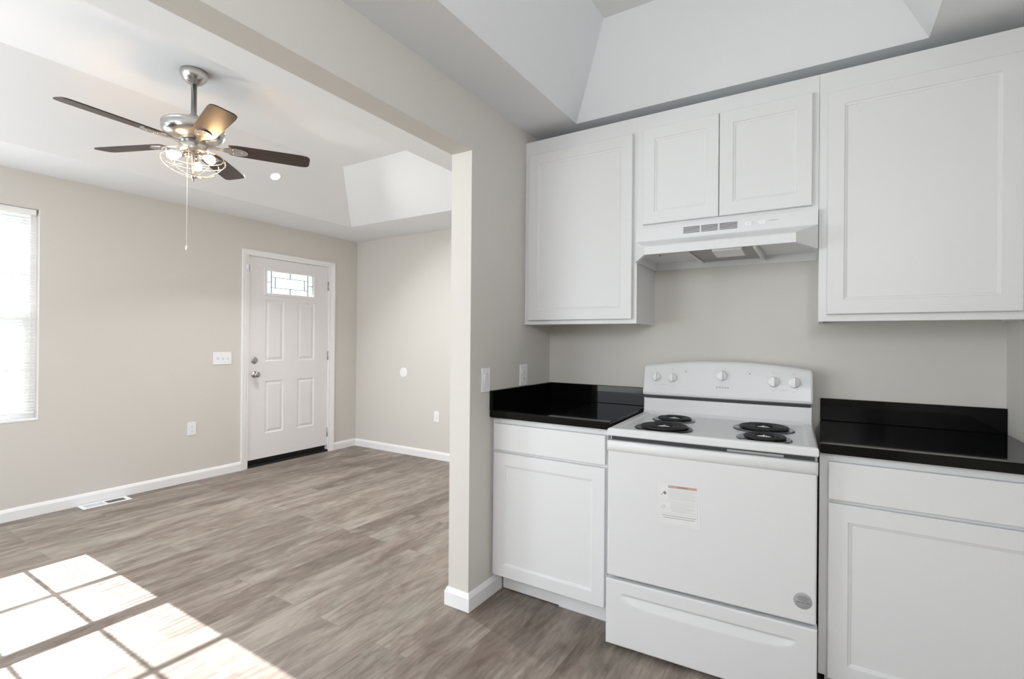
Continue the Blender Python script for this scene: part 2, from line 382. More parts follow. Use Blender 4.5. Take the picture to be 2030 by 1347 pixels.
def slab(b):
    sy0, sy1, sz0, sz1 = 0.0605, 0.9875, 0.072, 2.092
    us = sorted({sy0, sy1, GL[0], GL[1]} | {p for q in PANELS for p in q[:2]}); vs = sorted({sz0, sz1, GL[2], GL[3]} | {p for q in PANELS for p in q[2:]})
    def inr(c, r): return r[0] < c[0] < r[1] and r[2] < c[1] < r[3]
    for i in range(len(us) - 1):
        for j in range(len(vs) - 1):
            c = ((us[i] + us[i + 1]) / 2, (vs[j] + vs[j + 1]) / 2)
            if inr(c, GL) or any(inr(c, p) for p in PANELS): continue
            for x in (XD, XD - .044):
                b.faces.new([b.verts.new((x, u, v)) for u, v in ((us[i], vs[j]), (us[i + 1], vs[j]), (us[i + 1], vs[j + 1]), (us[i], vs[j + 1]))])
    for (y0, y1, z0, z1) in PANELS:
        prof = [(0, 0), (.010, -.007), (.020, -.007), (.040, -.001), (.044, -.001)]
        rects = [[(XD + d, y0 + i, z0 + i), (XD + d, y1 - i, z0 + i), (XD + d, y1 - i, z1 - i), (XD + d, y0 + i, z1 - i)] for i, d in prof]
        for a, c in zip(rects, rects[1:]):
            for k in range(4):
                b.faces.new([b.verts.new(v) for v in (a[k], a[(k + 1) % 4], c[(k + 1) % 4], c[k])])
        b.faces.new([b.verts.new(v) for v in rects[-1]])
        b.faces.new([b.verts.new((XD - .044, y, z)) for y, z in ((y0, z0), (y1, z0), (y1, z1), (y0, z1))])
    for (y0, y1, z0, z1) in ((sy0, sy1, sz0, sz1), GL):
        c = [(y0, z0), (y1, z0), (y1, z1), (y0, z1)]
        for k in range(4):
            (a, d), (e, f) = c[k], c[(k + 1) % 4]
            b.faces.new([b.verts.new(v) for v in ((XD, a, d), (XD, e, f), (XD - .044, e, f), (XD - .044, a, d))])
    bmesh.ops.remove_doubles(b, verts=b.verts, dist=1e-5)
dpart('slab', 'door', slab)
def frame_ring(b, y0, y1, z0, z1, w, x0, x1, bev=.004):
    box(b, x0, x1, y0 - w, y1 + w, z0 - w, z0, bev); box(b, x0, x1, y0 - w, y1 + w, z1, z1 + w, bev)
    box(b, x0, x1, y0 - w, y0, z0, z1, bev); box(b, x0, x1, y1, y1 + w, z0, z1, bev)
lf = dpart('light_frame', 'door', lambda b: frame_ring(b, *GL, 0.030, XD - .002, XD + .011))
gy0, gy1, gz0, gz1 = GL
XP = XD - 0.014
sy = 0.058; iz = 0.058
dpart('glass_pane', 'pane', lambda b: box(b, XP - .004, XP, gy0 + sy, gy1 - sy, gz0, gz1))
dpart('tinted_glass', 'pane_green', lambda b: (box(b, XP - .004, XP, gy0, gy0 + sy, gz0, gz1), box(b, XP - .004, XP, gy1 - sy, gy1, gz0, gz1)), label='pale green side glass')
def cames(b):
    h = .0024
    def ln(y0, z0, y1, z1): box(b, XP - .006, XP + .003, min(y0, y1) - h, max(y0, y1) + h, min(z0, z1) - h, max(z0, z1) + h)
    a, c = gy0 + sy, gy1 - sy; m = (gy0 + gy1) / 2; zm = (gz0 + gz1) / 2; z0, z1 = gz0 + iz, gz1 - iz
    ln(a, gz0, a, gz1); ln(c, gz0, c, gz1); ln(gy0, zm, a, zm); ln(c, zm, gy1, zm)
    ln(a, z0, c, z0); ln(a, z1, c, z1); ln(m, gz0, m, z0); ln(m, z1, m, gz1)
    ln(a + .042, z0, a + .042, z1); ln(c - .042, z0, c - .042, z1)
dpart('leading', 'came', cames)
def knobrot(y, z): return Matrix.Translation((XD, y, z)) @ Matrix.Rotation(math.pi / 2, 4, 'Y')
dpart('deadbolt', 'nickel2', lambda b: (lathe(b, [(0, 0), (.030, 0), (.032, .004), (.030, .009), (.022, .012), (0, .012)], 28, knobrot(0.128, 1.06)),
      box(b, XD + .011, XD + .024, 0.124, 0.132, 1.046, 1.074, .002)))
dpart('door_knob', 'nickel2', lambda b: lathe(b, [(0, 0), (.031, 0), (.033, .004), (.030, .009), (.013, .013), (.012, .028), (.020, .035), (.027, .046), (.028, .056), (.022, .065), (0, .068)], 28, knobrot(0.130, 0.92)))
for z in (1.878, 1.091, 0.217):
    def hinge(b, z=z):
        box(b, XD - .012, XD + .004, 0.984, 0.992, z - .048, z + .048, .001)
        tube(b, [(XD + .008, 0.990, z - .05), (XD + .008, 0.990, z + .05)], .006, 10)
    dpart('hinge', 'nickel2', hinge)

# alarm contact on the slab, magnet on the casing
tag(part('contact_sensor', 'plate', lambda b: box(b, XD + .0005, XD + .016, 0.072, 0.100, 1.935, 2.005, .003)), 'small white alarm sensor on the front door, above the knobs near its top corner', 'sensor')
tag(part('sensor_magnet', 'plate', lambda b: box(b, -L + .016, -L + .027, 0.026, 0.040, 1.955, 1.995, .002)), 'tiny white magnet block on the door casing beside the alarm sensor', 'sensor')

# ------------------------------------------------------------------ window (window_1) and blind
win = struct(empty('window_1', (-L, -1.95, WZ0)))
def wpart(name, mat, fn, parent=None, label=None):
    o = part(name, mat, fn); o.parent = parent or win
    if parent is None: o.matrix_parent_inverse = win.matrix_basis.inverted()
    if label: o['label'] = label
    return o
XW = -L - 0.085
def ring(b, y0, y1, z0, z1, w, x0, x1):
    box(b, x0, x1, y0, y1, z0, z0 + w); box(b, x0, x1, y0, y1, z1 - w, z1); box(b, x0, x1, y0, y0 + w, z0 + w, z1 - w); box(b, x0, x1, y1 - w, y1, z0 + w, z1 - w)
wpart('frame', 'vinyl', lambda b: ring(b, WY0, WY1, WZ0 + .015, WZ1, .028, XW - .06, XW))
ZM = 1.415
lo = wpart('lower_sash', 'vinyl', lambda b: ring(b, WY0 + .026, WY1 - .026, WZ0 + .04, ZM + .018, .038, XW - .028, XW - .004))
us_ = wpart('upper_sash', 'vinyl', lambda b: ring(b, WY0 + .026, WY1 - .026, ZM - .018, WZ1 - .026, .036, XW - .056, XW - .032))
def grid(x, z0, z1):
    def f(b):
        for y in (-1.80, -2.09): box(b, x - .004, x + .004, y - .011, y + .011, z0, z1)
        zz = (z0 + z1) / 2; box(b, x - .004, x + .004, WY0 + .06, WY1 - .06, zz - .011, zz + .011)
    return f
wpart('grille', 'vinyl', grid(XW - .016, WZ0 + .075, ZM - .018), lo); wpart('grille', 'vinyl', grid(XW - .044, ZM + .016, WZ1 - .06), us_)
wpart('window_pane', 'pane', lambda b: box(b, XW - .024, XW - .021, WY0 + .06, WY1 - .06, WZ0 + .075, ZM - .018), lo)
wpart('window_pane', 'pane', lambda b: box(b, XW - .052, XW - .049, WY0 + .06, WY1 - .06, ZM + .016, WZ1 - .06), us_)
wpart('sill', 'trim', lambda b: box(b, XW - .06, -L + .004, WY0, WY1, WZ0, WZ0 + .016, .003))

blind = empty('window_blind', (-L - .045, -1.95, WZ1 - .03), label='white horizontal mini blind lowered in the living room window', cat='blind')
XB = -L - 0.045; BY0, BY1 = WY0 + .012, WY1 - .012
def bpart(name, mat, fn):
    o = part(name, mat, fn); o.parent = blind; o.matrix_parent_inverse = blind.matrix_basis.inverted(); return o
bpart('headrail', 'slat', lambda b: box(b, XB - .02, XB + .02, BY0, BY1, WZ1 - .040, WZ1 - .002, .002))
bpart('bottom_rail', 'slat', lambda b: box(b, XB - .014, XB + .014, BY0, BY1, 0.728, 0.742, .003))
def slats(b):
    z = 0.760; a = math.atan(SUN_TAN) * 0.60
    while z < WZ1 - .05:
        pts = []
        for k in range(5):
            s = (k / 4 - .5) * .025
            crown = .0018 * (1 - (2 * s / .025) ** 2)
            pts.append((XB + s * math.cos(a) + crown * math.sin(a), z - s * math.sin(a) + crown * math.cos(a)))
        A = [b.verts.new((x, BY0, zz)) for x, zz in pts]; B = [b.verts.new((x, BY1, zz)) for x, zz in pts]
        for k in range(4): b.faces.new((A[k], A[k + 1], B[k + 1], B[k]))
        z += 0.0213
bpart('slats', 'slat', slats)
bpart('ladder_cords', 'slat', lambda b: [tube(b, [(XB + d, y, 0.735), (XB + d, y, WZ1 - .03)], .0007, 4) for y in (WY0 + .16, -1.95, WY1 - .16) for d in (-.012, .012)])
bpart('tilt_wand', 'plate', lambda b: tube(b, [(XB + .024, WY0 + .09, WZ1 - .04), (XB + .026, WY0 + .09, 1.45)], .004, 8))

# ------------------------------------------------------------------ wall plates
def plate_thing(name, pos, normal, w, h, label, cat, kind, group=None):
    """wall plate centred at pos; local frame: X across, Y out of wall, Z up"""
    e = empty(name, pos, 0, label, cat, group or {'outlet': 'wall outlets', 'light switch': 'switch plates'}[cat])
    e.rotation_euler = (0, 0, math.atan2(normal[1], normal[0]) - math.pi / 2)
    def base(b): box(b, -w / 2, w / 2, 0.0003, .006, -h / 2, h / 2, .0025)
    part('cover_plate', 'plate', base, e)
    if kind == 'outlet':
        for s in (-1, 1):
            r = part('receptacle', 'plate', lambda b: box(b, -.0165, .0165, .005, .0078, s * .0195 - .0145, s * .0195 + .0145, .002), e)
            part('slots', 'inkdark', lambda b: (box(b, -.0075, -.0055, .0072, .0081, s * .0195 - .002, s * .0195 + .007), box(b, .0055, .0075, .0072, .0081, s * .0195 - .002, s * .0195 + .006), box(b, -.002, .002, .0072, .0081, s * .0195 - .010, s * .0195 - .006)), r)
        part('screw', 'inkpale', lambda b: lathe(b, [(0, .0072), (.003, .0072), (.003, .006)], 12, Matrix.Rotation(-math.pi / 2, 4, 'X')), e)
    if kind.startswith('toggle'):
        n = int(kind[6:])
        for k in range(n):
            x = (k - (n - 1) / 2) * .046
            part('toggle', 'plate', lambda b: prism(b, [(.005, -.010), (.0065, -.012), (.015, .004), (.013, .010), (.005, .010)], 'x', x - .005, x + .005), e)
            part('switch_slot', 'inkpale', lambda b: box(b, x - .0065, x + .0065, .0055, .0064, -.014, .014), e)
    if kind == 'rocker':
        part('rocker', 'plate', lambda b: prism(b, [(.005, -.033), (.0075, -.033), (.009, 0.0), (.012, .033), (.005, .033)], 'x', -.0165, .0165), e)
        part('rocker_bezel', 'inkpale', lambda b: box(b, -.0175, .0175, .0055, .0064, -.0345, .0345), e)
    return e
plate_thing('light_switch', (-L, -0.190, 1.089), (1, 0), .168, .116, 'wide white three-gang switch plate beside the front door', 'light switch', 'toggle3')
plate_thing('wall_outlet', (-L, -0.452, 0.468), (1, 0), .072, .116, 'white outlet low on the door wall, between floor register and front door', 'outlet', 'outlet')
plate_thing('wall_outlet', (-2.078, WF, 0.457), (0, -1), .072, .116, 'white outlet low on the far living room wall beside the room opening', 'outlet', 'outlet')
plate_thing('light_switch', (0.0, -0.683, 1.083), (1, 0), .072, .118, 'white single switch plate on the dividing wall in front of the worktop', 'light switch', 'rocker')
plate_thing('wall_outlet', (0.0, -0.318, 1.0885), (1, 0), .078, .116, 'white outlet just above the black worktop upstand on the dividing wall', 'outlet', 'outlet')
tag(part('round_cover', 'plate', lambda b: lathe(b, [(0, .005), (.045, .005), (.054, .003), (.056, 0)], 32, Matrix.Translation((-2.570, WF - .0003, .908)) @ Matrix.Rotation(math.pi / 2, 4, 'X'))), 'blank round white cover plate on the far living room wall', 'cover plate')

# floor register
reg = empty('floor_register', (-3.262, -1.106, 0), label='white metal floor register by the baseboard of the window wall', cat='floor vent')
def reg_frame(b):
    x, y = .062, .153
    for (x0, x1, y0, y1) in ((-x, -x + .020, -y, y), (x - .020, x, -y, y), (-x + .02, x - .02, -y, -y + .026), (-x + .02, x - .02, y - .026, y), (-x + .02, x - .02, -.006, .006)):
        box(b, x0, x1, y0, y1, .0005, .006, .0015)
part('register_frame', 'plate', reg_frame, reg)
part('register_louvers', 'slot_white', lambda b: [prism(b, [(y0, .0055), (y0 + .0018, .0055), (y0 + .0018 + d, .0012), (y0 + d, .0012)], 'x', -.042, .042) for y0, d in [(-.124 + .0105 * k, -.0050 if k < 12 else .0062) for k in range(24)]], reg)
part('register_well', 'darkgap', lambda b: box(b, -.043, .043, -.128, .128, .0003, .0009), reg)

# ------------------------------------------------------------------ cabinets
def panel_front(b, x0, x1, z0, z1, yb, t, rail, depth=.007, slope=.011, bev=.0025):
    """shaker door: back at yb, front at yb - t (faces -y)"""
    yf = yb - t
    R = lambda i, y: [(x0 + i, y, z0 + i), (x1 - i, y, z0 + i), (x1 - i, y, z1 - i), (x0 + i, y, z1 - i)]
    loops = [R(0, yb), R(0, yf + bev), R(bev, yf), R(rail, yf), R(rail + .0015, yf + .003), R(rail + slope - .0015, yf + depth - .002), R(rail + slope, yf + depth)]
    V = [[b.verts.new(p) for p in l] for l in loops]
    for a, c in zip(V, V[1:]):
        for k in range(4): b.faces.new((a[k], a[(k + 1) % 4], c[(k + 1) % 4], c[k]))
    b.faces.new(V[-1]); b.faces.new(V[0][::-1])
def upper(label, x0, x1, z0, z1, doors, dz0, dz1):
    e = empty('wall_cabinet', ((x0 + x1) / 2, -.15, z0), label=label, cat='wall cabinet', group='upper kitchen cabinets')
    cx, cz = (x0 + x1) / 2, z0
    ox = lambda v: v - cx; oy = lambda v: v + .15; oz = lambda v: v - cz
    def carc(b):
        a0, a1 = ox(x0 + .0005), ox(x1 - .0005)
        t = .016
        box(b, a0, a0 + t, oy(-.288), oy(-.0005), oz(z0), oz(z1)); box(b, a1 - t, a1, oy(-.288), oy(-.0005), oz(z0), oz(z1))
        box(b, a0 + t, a1 - t, oy(-.288), oy(-.0005), oz(z0 + .012), oz(z0 + .028)); box(b, a0 + t, a1 - t, oy(-.288), oy(-.0005), oz(z1 - .018), oz(z1 - .002))
        box(b, a0 + t, a1 - t, oy(-.008), oy(-.0005), oz(z0 + .028), oz(z1 - .018))
    part('carcass', 'cab', carc, e)
    def ff(b):
        a0, a1 = ox(x0 + .0001), ox(x1 - .0001); w = .040; y0, y1 = oy(-.305), oy(-.288)
        box(b, a0, a0 + w, y0, y1, oz(z0), oz(z1)); box(b, a1 - w, a1, y0, y1, oz(z0), oz(z1))
        box(b, a0 + w, a1 - w, y0, y1, oz(z0), oz(z0 + w)); box(b, a0 + w, a1 - w, y0, y1, oz(z1 - .095), oz(z1))
        if len(doors) > 1:
            m = ox((doors[0][1] + doors[1][0]) / 2); box(b, m - .002, m + .002, y0 + .012, y1, oz(z0 + w), oz(z1 - .095))
    part('face_frame', 'cab', ff, e)
    for (a, c) in doors:
        part('cabinet_door', 'cab', lambda b: panel_front(b, ox(a), ox(c), oz(dz0), oz(dz1), oy(-.3052), .0195, .056), e)
    return e
ZU0, ZU1 = 1.369, 2.382
upper('tall white wall cabinet in the corner, left of the range hood', 0.001, 0.637, ZU0, ZU1, [(0.032, 0.617)], 1.391, 2.300)
upper('short white two-door wall cabinet directly above the range hood', 0.6371, 1.395, 1.826, ZU1, [(0.669, 1.0125), (1.0155, 1.372)], 1.846, 2.308)
upper('wide white wall cabinet right of the range hood, over the right worktop', 1.3958, XR - .002, ZU0, ZU1, [(1.425, 1.996)], 1.397, 2.292)

def base_cab(label, x0, x1, dx0, dx1):
    cx = (x0 + x1) / 2
    e = empty('base_cabinet', (cx, -.3, 0), label=label, cat='base cabinet', group='base kitchen cabinets')
    ox = lambda v: v - cx; oy = lambda v: v + .3
    def carc(b):
        a0, a1 = ox(x0), ox(x1); t = .018
        box(b, a0, a0 + t, oy(-.592), oy(-.002), .106, .894); box(b, a1 - t, a1, oy(-.592), oy(-.002), .106, .894)
        box(b, a0 + t, a1 - t, oy(-.592), oy(-.002), .108, .124); box(b, a0 + t, a1 - t, oy(-.010), oy(-.002), .124, .894)
    part('carcass', 'cab', carc, e)
    def ff(b):
        a0, a1 = ox(x0), ox(x1); y0, y1 = oy(-.611), oy(-.592); w = .040
        box(b, a0, a0 + w, y0, y1, .106, .8945, .001, 1); box(b, a1 - w, a1, y0, y1, .106, .8945, .001, 1)
        box(b, a0 + w, a1 - w, y0, y1, .106, .146); box(b, a0 + w, a1 - w, y0, y1, .855, .8945); box(b, a0 + w, a1 - w, y0, y1, .705, .750)
    part('face_frame', 'cab', ff, e)
    part('toe_kick', 'cab', lambda b: (box(b, ox(x0) + .02, ox(x0 + .34), oy(-.537), oy(-.524), .006, .106), box(b, ox(x0 + .34), ox(x1), oy(-.537), oy(-.524), .0, .106)), e)
    part('drawer_front', 'cab', lambda b: box(b, ox(dx0), ox(dx1), oy(-.631), oy(-.6115), .735, .866, .003), e)
    part('cabinet_door', 'cab', lambda b: panel_front(b, ox(dx0), ox(dx1), .109, .722, oy(-.6115), .0195, .058), e)
    return e
base_cab('white base cabinet left of the stove, against the dividing wall', 0.002, 0.613, 0.018, 0.607)
base_cab('white base cabinet right of the stove, at the right wall', 1.405, XR - .002, 1.432, 2.006)

# worktops
def counter(name, label, x0, x1, side):
    e = empty(name, ((x0 + x1) / 2, -.32, .895), label=label, cat='worktop', group='black worktops')
    cx = (x0 + x1) / 2; ox = lambda v: v - cx; oy = lambda v: v + .32; oz = lambda v: v - .895
    def top(b):
        xb = x1 - (.020 if side else 0)        # the left top is scribed to the slightly turned stove
        prism(b, [(ox(x0), oy(-.646)), (ox(x1), oy(-.646)), (ox(xb), oy(-.001)), (ox(x0), oy(-.001))], 'z', oz(.8955), oz(.929))
        bmesh.ops.bevel(b, geom=list(b.edges), offset=.003, segments=2, affect='EDGES')
    part('slab', 'granite', top, e)
    part('backsplash', 'granite', lambda b: box(b, ox(x0), ox(x1) - (.021 if side else 0), oy(-.0205), oy(-.001), oz(.9292), oz(1.029), .002), e)
    if side: part('side_splash', 'granite', lambda b: box(b, ox(x0), ox(x0 + .0195), oy(-.646), oy(-.0208), oz(.9292), oz(1.029), .002), e)
counter('worktop', 'polished black worktop left of the stove, with upstands on two walls', 0.001, 0.631, True)
counter('worktop', 'polished black worktop right of the stove, with one upstand', 1.4055, XR - .001, False)

# ------------------------------------------------------------------ range hood
HX0, HX1 = 0.639, 1.394
hood = empty('range_hood', ((HX0 + HX1) / 2, -.2, 1.66), label='white under-cabinet range hood above the stove', cat='range hood')
hx = lambda v: v - (HX0 + HX1) / 2; hy = lambda v: v + .2; hz = lambda v: v - 1.66
def hood_shell(b):
    # plan outline of each level (front corners cut back)
    def lev(z, yf, cut, yc): return [(HX0, -.002, z), (HX0, yc, z), (HX0 + cut, yf, z), (HX1 - cut, yf, z), (HX1, yc, z), (HX1, -.002, z)]
    levels = [lev(1.8245, -.331, .0005, -.330), lev(1.762, -.334, .0005, -.333), lev(1.722, -.430, .074, -.334), lev(1.716, -.436, .074, -.335), lev(1.684, -.437, .074, -.335)]
    # lower edge: front lip at 1.684, sides drop to 1.664
    low = [(HX0, -.002, 1.662), (HX0, -.335, 1.664), (HX0 + .074, -.437, 1.680), (HX1 - .074, -.437, 1.680), (HX1, -.335, 1.664), (HX1, -.002, 1.662)]
    levels[-1] = low
    V = [[b.verts.new((hx(x), hy(y), hz(z))) for x, y, z in l] for l in levels]
    for a, c in zip(V, V[1:]):
        for k in range(6): b.faces.new((a[k], a[(k + 1) % 6], c[(k + 1) % 6], c[k]))
    b.faces.new(V[0])
    # return flange and recessed underside
    def inset(p, d, z):
        x, y, _ = p; m = (HX0 + HX1) / 2
        return (x + d if x < m else x - d, (y - d if y > -.1 else y + d), z)
    I = [b.verts.new((hx(p[0]), hy(p[1]), hz(p[2]))) for p in [inset(q, .010, q[2]) for q in low]]
    J = [b.verts.new((hx(p[0]), hy(p[1]), hz(p[2]))) for p in [inset(q, .012, 1.700) for q in low]]
    for a, c in ((V[-1], I), (I, J)):
        for k in range(6): b.faces.new((a[k], a[(k + 1) % 6], c[(k + 1) % 6], c[k]))
    b.faces.new(J)
part('hood_shell', 'enamel', hood_shell, hood)
def louv(x0, x1):
    return lambda b: [box(b, hx(x0), hx(x1), hy(-.3345), hy(-.3320), hz(z - .0014), hz(z + .0014)) for z in [1.783 + .0062 * k for k in range(5)]]
VX = [(0.864, 0.935), (0.942, 1.012), (1.020, 1.092)]
for a, c in VX: part('vent_slots', 'slot', louv(a, c), hood, fix=True)
for x in (1.136, 1.190):
    rs = part('rocker_switch', 'knobplastic', lambda b: box(b, hx(x - .014), hx(x + .014), hy(-.3360), hy(-.330), hz(1.786), hz(1.804), .001), hood)
    part('switch_mark', 'inkpale', lambda b: box(b, hx(x - .0015), hx(x + .0015), hy(-.3365), hy(-.335), hz(1.792), hz(1.799)), rs)
part('name_bar', 'inkpale', lambda b: box(b, hx(1.215), hx(1.250), hy(-.3350), hy(-.332), hz(1.798), hz(1.8015)), hood)
part('grease_filter', 'filter', lambda b: box(b, hx(0.900), hx(1.160), hy(-.370), hy(-.030), hz(1.688), hz(1.6995), .002), hood)
part('filter_rail', 'enamel', lambda b: box(b, hx(1.162), hx(1.176), hy(-.40), hy(-.016), hz(1.676), hz(1.699), .002), hood)
part('filter_rail', 'enamel', lambda b: box(b, hx(.884), hx(.898), hy(-.40), hy(-.016), hz(1.684), hz(1.699), .002), hood)
part('lamp_lens', 'knobplastic', lambda b: prism(b, [(hy(-.40), hz(1.699)), (hy(-.40), hz(1.676)), (hy(-.27), hz(1.668)), (hy(-.255), hz(1.676)), (hy(-.25), hz(1.699))], 'x', hx(1.000), hx(1.118)), hood)
for x, y in ((0.741, -.27), (1.350, -.25)):
    part('screw', 'inkdark', lambda b: lathe(b, [(0, -.004), (.004, -.003), (.005, 0)], 10, Matrix.Translation((hx(x), hy(y), hz(1.699)))), hood)

# ------------------------------------------------------------------ stove (local: origin floor, back centre; front at y=-.65)
stove = empty('stove', (0.9965, -0.041, 0), math.radians(2.5), 'white freestanding electric coil stove between the two base cabinets', 'stove')
HW = 0.379
part('stove_body', 'enamel', lambda b: (box(b, -HW + .003, -HW + .012, -.610, -.005, .030, .884), box(b, HW - .012, HW - .003, -.610, -.005, .030, .884),
     box(b, -HW + .012, HW - .012, -.03, -.005, .030, .884)), stove)
part('oven_chassis', 'darkgap', lambda b: box(b, -HW + .0125, HW - .0125, -.606, -.031, .034, .880), stove)  # coloured dark so the gaps round door and drawer look shaded
for sx in (-1, 1):
    for y in (-.56, -.07): part('foot', 'black', lambda b: lathe(b, [(0, 0), (.018, 0), (.018, .008), (.008, .010), (.008, .034), (0, .034)], 14, Matrix.Translation((sx * .33, y, 0))), stove)
# cooktop: shallow pan with raised rim
def cooktop(b):
    y0, y1, z0 = -.650, -.030, .884
    R = lambda i, z, ib=None: [(-HW + i, y0 + i, z), (HW - i, y0 + i, z), (HW - i, y1 - (ib if ib is not None else i), z), (-HW + i, y1 - (ib if ib is not None else i), z)]
    loops = [R(.004, z0, 0), R(0, z0 + .004, 0), R(0, .908, 0), R(.0025, .9135, 0), R(.008, .9165, 0), R(.030, .9165, .03), R(.036, .9140, .032), R(.042, .9095, .034)]
    V = [[b.verts.new(p) for p in l] for l in loops]
    for a, c in zip(V, V[1:]):
        for k in range(4):
            f = b.faces.new((a[k], a[(k + 1) % 4], c[(k + 1) % 4], c[k])); f.smooth = False
    b.faces.new(V[-1]); b.faces.new(V[0][::-1])
part('cooktop', 'enamel', cooktop, stove)
# burners
def burner(name, cx, cy, rc, turns, panmat, label):
    cz = .9205
    def coil(b):
        pts = []; n = turns * 40
        for k in range(n + 1):
            t = k / n; r = .036 + (rc - .036) * t; a = 2 * math.pi * turns * t + 2.2
            pts.append((cx + r * math.cos(a), cy + r * math.sin(a), cz))
        a = 2 * math.pi * turns + 2.2
        tube(b, pts, .0046, 8)
        for q in range(3):
            aa = q * 2.094 + .4
            tube(b, [(cx + .012 * math.cos(aa), cy + .012 * math.sin(aa), cz - .006), (cx + (rc + .004) * math.cos(aa), cy + (rc + .004) * math.sin(aa), cz - .006)], .0022, 6)
    c = part('burner_coil', 'coil', coil, stove); c['label'] = label
    part('coil_centre', 'chrome', lambda b: (lathe(b, [(0, .001), (.022, .001), (.029, -.001), (.030, -.005), (0, -.006)], 24, Matrix.Translation((cx, cy, cz - .001))), box(b, cx - .003, cx + .003, cy - .017, cy + .017, cz - .002, cz + .003, .001)), c)
    part('drip_pan', panmat, lambda b: lathe(b, [(.006, .9100), (rc * .6, .9103), (rc + .002, .9118), (rc + .008, .9150), (rc + .015, .9160), (rc + .019, .9148), (rc + .021, .9105)], 48, Matrix.Translation((cx, cy, 0))), c)
MAT['darkpan'] = principled('black_drip_pan', (0.018, 0.018, 0.02), 0.3)
burner('bl', -.188, -.252, .076, 4, 'pan', 'small coil burner at back left')
burner('fl', -.180, -.505, .098, 6, 'darkpan', 'large coil burner at front left')
burner('br', .190, -.292, .098, 6, 'pan', 'large coil burner at back right')
burner('fr', .203, -.530, .076, 4, 'pan', 'small coil burner at front right')
# backguard: riser, dark vent line, bowed control panel
def arch(x): return 1.157 + .030 * (1 - (x / HW) ** 2)
part('riser', 'enamel', lambda b: prism(b, [(-.012, .909), (-.100, .909), (-.094, .914), (-.083, .926), (-.078, .992), (-.012, .992)], 'x', -HW + .006, HW - .006), stove)
part('vent_line', 'darkgap', lambda b: box(b, -HW + .010, HW - .010, -.080, -.014, .990, 1.006), stove)
def control_panel(b):
    rows = []; ex = [0, .0012, .003, .006, .009, .012]
    for x in [-HW + q for q in ex] + [-HW + .012 + (2 * HW - .024) * k / 30 for k in range(1, 30)] + [HW - q for q in reversed(ex)]:
        e = min(1, (HW - abs(x)) / .012); zt = arch(x) - .010 * (1 - math.sqrt(max(0, 1 - (1 - e) ** 2)))
        prof = [(-.012, 1.004), (-.078, 1.004), (-.090, 1.010), (-.093, 1.020), (-.088, 1.045), (-.072, zt - .016), (-.066, zt - .005), (-.056, zt), (-.030, zt), (-.012, zt - .006)]
        rows.append([b.verts.new((x, y + (.008 * (1 - math.sqrt(max(0, 1 - (1 - e) ** 2))) if y < -.05 else 0), z)) for y, z in prof])
    m = len(rows[0])
    for a, c in zip(rows, rows[1:]):
        for k in range(m):
            f = b.faces.new((a[k], a[(k + 1) % m], c[(k + 1) % m], c[k])); f.smooth = k in (4, 5, 6, 7)
    b.faces.new(rows[0]); b.faces.new(rows[-1][::-1])
def face_y(z): return -.088 + (z - 1.045) / (arch(0) - .016 - 1.045) * .016
TILT = math.atan2(.016, arch(0) - .016 - 1.045)
def facem(x, z, off=0.0): return Matrix.Translation((x, face_y(z) - off, z)) @ Matrix.Rotation(math.pi / 2 - TILT, 4, 'X')
KN = [(-.313, 1.100, .023), (-.232, 1.099, .023), (.0, 1.118, .026), (.221, 1.099, .025), (.304, 1.099, .025)]
for i, (x, z, r) in enumerate(KN):
    def knob(b):
        mtx = facem(x, z)
        lathe(b, [(0, .014), (r * .80, .014), (r * .86, .012), (r * .98, .003), (r, .0), (0, 0)], 32, mtx)
        n0 = len(b.verts); bm2 = bmesh.new(); box(bm2, -.0065, .0065, -r * .84, r * .84, .010, .026, .003)
        for f in bm2.faces: b.faces.new([b.verts.new(mtx @ v.co) for v in f.verts])
        bm2.free()
    kb = part('control_knob', 'knobplastic', knob, stove)
def ticks(b):
    for i, (x, z, r) in enumerate(KN):
        n = 28 if i == 2 else 14
        for k in range(n):
            a = 2 * math.pi * k / n
            if i != 2 and k % 2: continue
            mtx = facem(x, z, .0004) @ Matrix.Rotation(a, 4, 'Z')
            ln = .012 if (i == 2 and k % 2 == 0) else .005
            v = [b.verts.new(mtx @ Vector(p)) for p in ((-.0006, r + .005, 0), (.0006, r + .005, 0), (.0006, r + .005 + ln, 0), (-.0006, r + .005 + ln, 0))]
            b.faces.new(v)
        if i != 2:
            for dz, w in ((r + .016, .004), (-r - .018, .003)):
                mtx = facem(x, z, .0005)
                b.faces.new([b.verts.new(mtx @ Vector(p)) for p in ((-w, dz, 0), (w, dz, 0), (w, dz + .003, 0), (-w, dz + .003, 0))])
    for x in (-.272, .262):
        mtx = facem(x, 1.062, .0005); b.faces.new([b.verts.new(mtx @ Vector(p)) for p in ((-.017, 0, 0), (.017, 0, 0), (.017, .0016, 0), (-.017, .0016, 0))])
    for x in (-.168, .120):
        mtx = facem(x, 1.140, .0005); b.faces.new([b.verts.new(mtx @ Vector(p)) for p in ((-.012, 0, 0), (.012, 0, 0), (.012, .0016, 0), (-.012, .0016, 0))])
def panel_marked(b):
    control_panel(b); bmesh.ops.recalc_face_normals(b, faces=b.faces); old = set(b.faces); ticks(b)
    for f in b.faces:
        if f not in old: f.material_index = 1
cp = part('control_panel', 'enamel', panel_marked, stove, fix=False); cp.data.materials.append(MAT['ink'])
for x in (-.166, .122): part('indicator_lamp', 'inkdark', lambda b: lathe(b, [(0, .002), (.0022, .0015), (.0026, 0)], 10, facem(x, 1.132)), stove)
text_mesh('brand_lettering', 'A M A N A', .0125, 'inkdark', stove, facem(.004, 1.0615, .0003))
